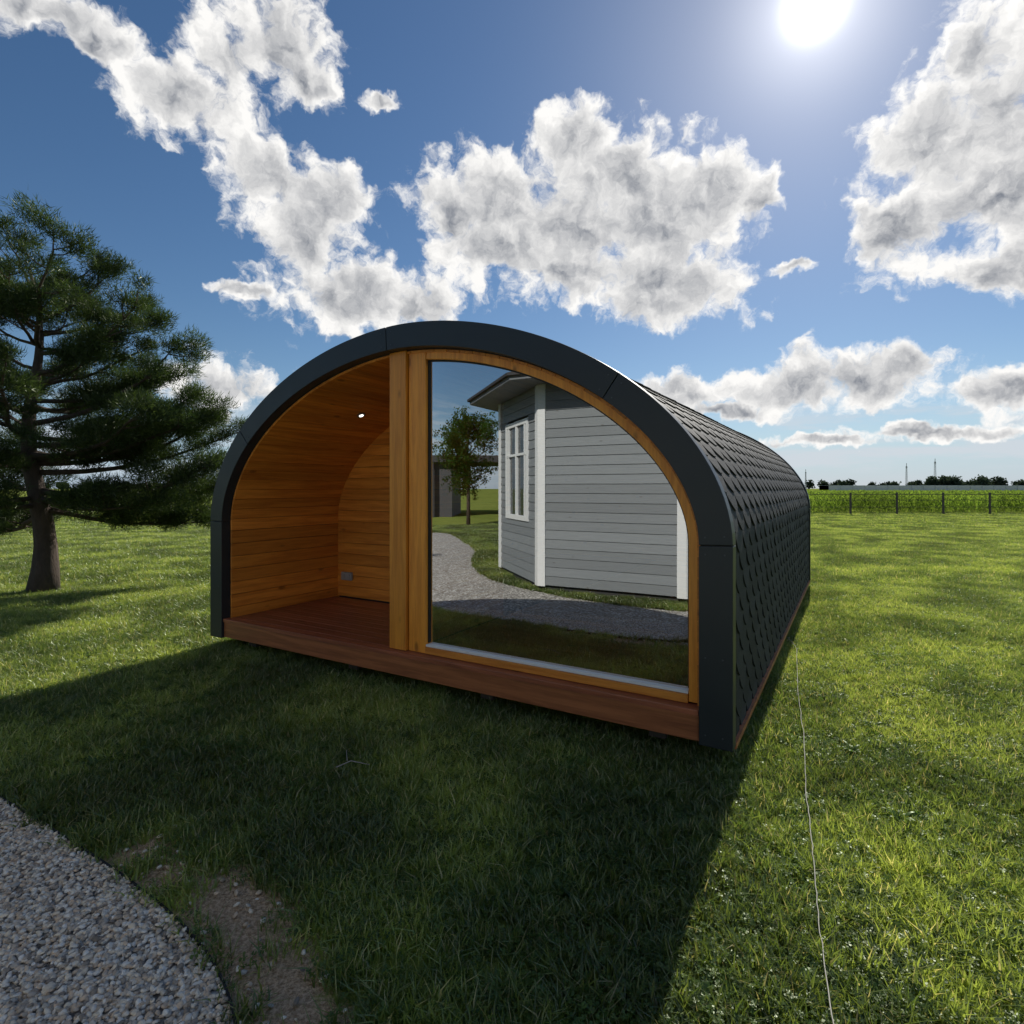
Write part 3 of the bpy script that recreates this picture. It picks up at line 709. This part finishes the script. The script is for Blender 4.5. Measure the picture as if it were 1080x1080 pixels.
def mast(x,y,h,w):
    mb=MB()
    for sx,sy in((-1,-1),(1,-1),(1,1),(-1,1)): mb.tube([(sx*w,sy*w,0),(sx*w*.4,sy*w*.4,h)],.09,5)
    nseg=12
    for i in range(nseg):
        a=i/nseg; b=(i+1)/nseg; wa=w*(1-.6*a); wb=w*(1-.6*b)
        c=[(-1,-1),(1,-1),(1,1),(-1,1)]
        for k in range(4):
            p0=c[k]; p1=c[(k+1)%4]; mb.tube([(p0[0]*wa,p0[1]*wa,h*a),(p1[0]*wb,p1[1]*wb,h*b)],.05,4); mb.tube([(p0[0]*wb,p0[1]*wb,h*b),(p1[0]*wb,p1[1]*wb,h*b)],.05,4)
    mb.box(-w*.9,w*.9,-.2,.2,h*.93,h*.93+.9); mb.box(-.15,.15,-.15,.15,h,h+2.5)
    o=mb.obj('lattice_mast',M['galv']); o.location=(x,y,0)
mast(345,500,21,.75); mast(370,500,25,.85); mast(262,510,16,.6); mast(298,600,13,.6)
# ------------------------------------------------------------------ cord & twig
mb=MB(); cps=[(2.70,5.6),(2.59,5.2),(2.05,4.1),(1.70,3.33),(1.41,2.74),(1.22,2.32),(1.06,1.98),(.90,1.62),(.78,1.3)]
pts=[]
for i in range(len(cps)-1):
    for s_ in np.linspace(0,1,8,endpoint=False):
        x=cps[i][0]*(1-s_)+cps[i+1][0]*s_; y=cps[i][1]*(1-s_)+cps[i+1][1]*s_; pts.append((x+random.gauss(0,.002),y,.058+.008*math.sin(len(pts)*.35)+random.gauss(0,.001)))
mb.tube(pts,.0019,6); mb.obj('marking_cord',M['cord'],smooth=True)
mb=MB(); bx,by=-.845,3.0
mb.tube([(bx-.07,by-.03,.07),(bx,by,.09),(bx+.10,by-.01,.075)],[.003,.003,.0015],6); mb.tube([(bx-.02,by,.09),(bx-.05,by+.09,.105)],[.0025,.0015],5)
mb.obj('fallen_twig',simple('dry_twig',(.3,.27,.25),.8))
# ------------------------------------------------------------------ camera
cam=bpy.data.cameras.new('camera'); co_=bpy.data.objects.new('camera',cam); link(co_); co_.location=(0,0,HC); co_.rotation_euler=(math.pi/2,0,0)
cam.sensor_width=36; cam.lens=F/1080*36; cam.shift_y=-25/1080; cam.clip_end=8000; cam.clip_start=.05; scene.camera=co_
# ------------------------------------------------------------------ light
sd=Vector((.53,1,.846)).normalized(); el=math.asin(sd.z); azr=math.atan2(sd.x,sd.y)
sl=bpy.data.lights.new('sun','SUN'); sl.energy=4.8; sl.angle=math.radians(.5); sl.color=(1,.95,.86); so=bpy.data.objects.new('sun',sl); link(so)
so.rotation_euler=sd.to_track_quat('Z','Y').to_euler()
w=bpy.data.worlds.new('World'); scene.world=w; w.use_nodes=True; t=NT(w.node_tree)
for nd in list(t.n): t.n.remove(nd)
out=t.new('ShaderNodeOutputWorld')
sky=t.new('ShaderNodeTexSky',sky_type='NISHITA'); sky.sun_disc=False; sky.sun_elevation=el; sky.sun_rotation=azr; sky.air_density=1.0; sky.dust_density=.25; sky.ozone_density=3.0; sky.altitude=200
dirn=t.vm('NORMALIZE',t.new('ShaderNodeTexCoord').outputs['Generated'])
sx=t.new('ShaderNodeSeparateXYZ'); t.l.new(dirn,sx.inputs[0]); dx,dy,dz=sx.outputs
haze=t.ss(dz,.0,.15,.7,0)
hsv=t.new('ShaderNodeHueSaturation'); hsv.inputs['Saturation'].default_value=1.15; t.l.new(sky.outputs[0],hsv.inputs['Color'])
skyc=t.mix(haze,hsv.outputs[0],(5.2,7.2,9.8))
bg=t.new('ShaderNodeBackground'); t.l.new(skyc,bg.inputs[0]); bg.inputs[1].default_value=.076
y1=t.math('MAXIMUM',t.math('ADD',dy,1),.05); inv=t.math('DIVIDE',2.0,y1)
cb=t.new('ShaderNodeCombineXYZ'); t.l.new(t.math('MULTIPLY',dx,inv),cb.inputs[0]); t.l.new(t.math('MULTIPLY',dz,inv),cb.inputs[1]); p0=cb.outputs[0]
def pxp(x,y):
    a=(x-540)/F; b=(HY-y)/F; n=math.sqrt(1+a*a+b*b); return 2*a/(1+n),2*b/(1+n),2/(F*(1+n))
blobs=[(40,8,75,22),(105,42,45,16),(190,100,50,36),(240,60,35,38),(290,45,56,54),(325,85,28,22),
(402,106,22,9),(285,185,52,38),(350,205,44,32),(325,250,46,50),(370,310,88,36),(440,325,40,26),(255,304,44,8),
(612,145,42,36),(655,185,66,46),(475,232,42,48),(540,212,74,44),(600,240,96,58),(700,225,84,62),(755,195,50,38),(800,210,22,26),(705,300,84,46),(610,285,84,38),(530,262,60,34),
(836,284,26,8),(1035,55,50,40),(1060,120,66,80),(985,145,60,58),(945,240,48,56),(1045,210,68,56),(1070,285,46,30),
(235,408,58,28),(715,412,50,18),(765,436,50,9),(840,408,62,27),(905,402,72,31),(950,382,50,24),(1060,412,50,24),(870,466,60,7),(985,455,85,8)]
wn=t.noise(p0,14,4,.65,'Color',dim='2D'); pw=t.vm('MULTIPLY_ADD',t.vm('SUBTRACT',wn,(.5,.5,.5)),(.05,.05,0),p0)
cur=None
for (x,y,rx,ry) in blobs:
    cx,cy,s=pxp(x,y); sxx=1/(rx*s*1.10); syy=1/(ry*s*1.10)
    ln_=t.vm('LENGTH',t.vm('MULTIPLY_ADD',pw,(sxx,syy,0),(-cx*sxx,-cy*syy,0)))
    cur=ln_ if cur is None else t.math('SMOOTH_MIN',cur,ln_,.35)
fld=t.math('MINIMUM',cur,2.4)
def puffs(p,det):
    a=t.noise(p,10,det,.64,dim='2D')
    v=t.new('ShaderNodeTexVoronoi',feature='F1',voronoi_dimensions='2D'); v.inputs['Scale'].default_value=24; t.l.new(p,v.inputs['Vector'])
    return t.math('ADD',a,t.math('MULTIPLY_ADD',v.outputs['Distance'],-.18,.075))
n1=puffs(pw,9)
cx,cy,_=pxp(860,3)
off=t.vm('SCALE',t.vm('NORMALIZE',t.vm('SUBTRACT',(cx,cy,0),p0)),.014)
n2=puffs(t.vm('ADD',pw,off),6)
d1=t.math('ADD',t.math('SUBTRACT',1.0,fld),t.math('MULTIPLY_ADD',n1,2.5,-1.25))
nb=t.noise(dirn,3.2,6,.6); backm=t.ss(dy,.15,-.15); elm=t.ss(dz,.02,.15)
db=t.math('MULTIPLY',t.math('MULTIPLY',t.math('SUBTRACT',nb,.56),6.0),t.math('MULTIPLY',backm,elm))
db=t.math('SUBTRACT',db,t.math('MULTIPLY',t.math('SUBTRACT',1,backm),3))
dall=t.math('MAXIMUM',d1,db)
alpha=t.ss(dall,-.14,.40)
tk=t.math('ADD',t.math('SUBTRACT',1.0,fld),t.math('MULTIPLY_ADD',n1,1.2,-.6))
thick=t.math('MAXIMUM',t.ss(tk,.05,.90),t.ss(db,.3,1.3))
lit=t.math('MULTIPLY',t.math('SUBTRACT',n1,n2),1.8)
shade=t.math('SUBTRACT',t.math('MULTIPLY_ADD',thick,.62,.0),lit,clamp=True)
ccol=t.mix(shade,(1.06,1.045,1.02),(.17,.195,.245))
vs_=t.vm('MULTIPLY',p0,(3.2,17,1)); vn=t.noise(vs_,1.6,5,.6,dim='2D'); band_=t.math('MULTIPLY',t.ss(dz,.0,.04),t.ss(dz,.06,.18,1,0))
veil=t.math('MULTIPLY',t.ss(vn,.42,.66,0,.8),band_)
cw=t.new('ShaderNodeBackground'); t.l.new(ccol,cw.inputs[0]); cw.inputs[1].default_value=.94
vw=t.new('ShaderNodeBackground'); vw.inputs[0].default_value=(.80,.86,.93,1); vw.inputs[1].default_value=.8
mv=t.new('ShaderNodeMixShader'); t.l.new(veil,mv.inputs[0]); t.l.new(bg.outputs[0],mv.inputs[1]); t.l.new(vw.outputs[0],mv.inputs[2])
mc=t.new('ShaderNodeMixShader'); t.l.new(alpha,mc.inputs[0]); t.l.new(mv.outputs[0],mc.inputs[1]); t.l.new(cw.outputs[0],mc.inputs[2])
dt=t.math('MAXIMUM',t.vm('DOT_PRODUCT',dirn,tuple(sd)),0)
gl=t.math('ADD',t.math('MULTIPLY',t.math('POWER',dt,3200),2.6),t.math('ADD',t.math('MULTIPLY',t.math('POWER',dt,320),.45),t.math('MULTIPLY',t.math('POWER',dt,40),.12)))
gb=t.new('ShaderNodeBackground'); gb.inputs[0].default_value=(1,.97,.92,1); t.l.new(gl,gb.inputs[1])
ad=t.new('ShaderNodeAddShader'); t.l.new(mc.outputs[0],ad.inputs[0]); t.l.new(gb.outputs[0],ad.inputs[1]); t.l.new(ad.outputs[0],out.inputs[0])
w.cycles.sampling_method='NONE'
scene.view_settings.view_transform='Standard'
try: scene.view_settings.look='None'
except Exception: pass
scene.view_settings.exposure=0
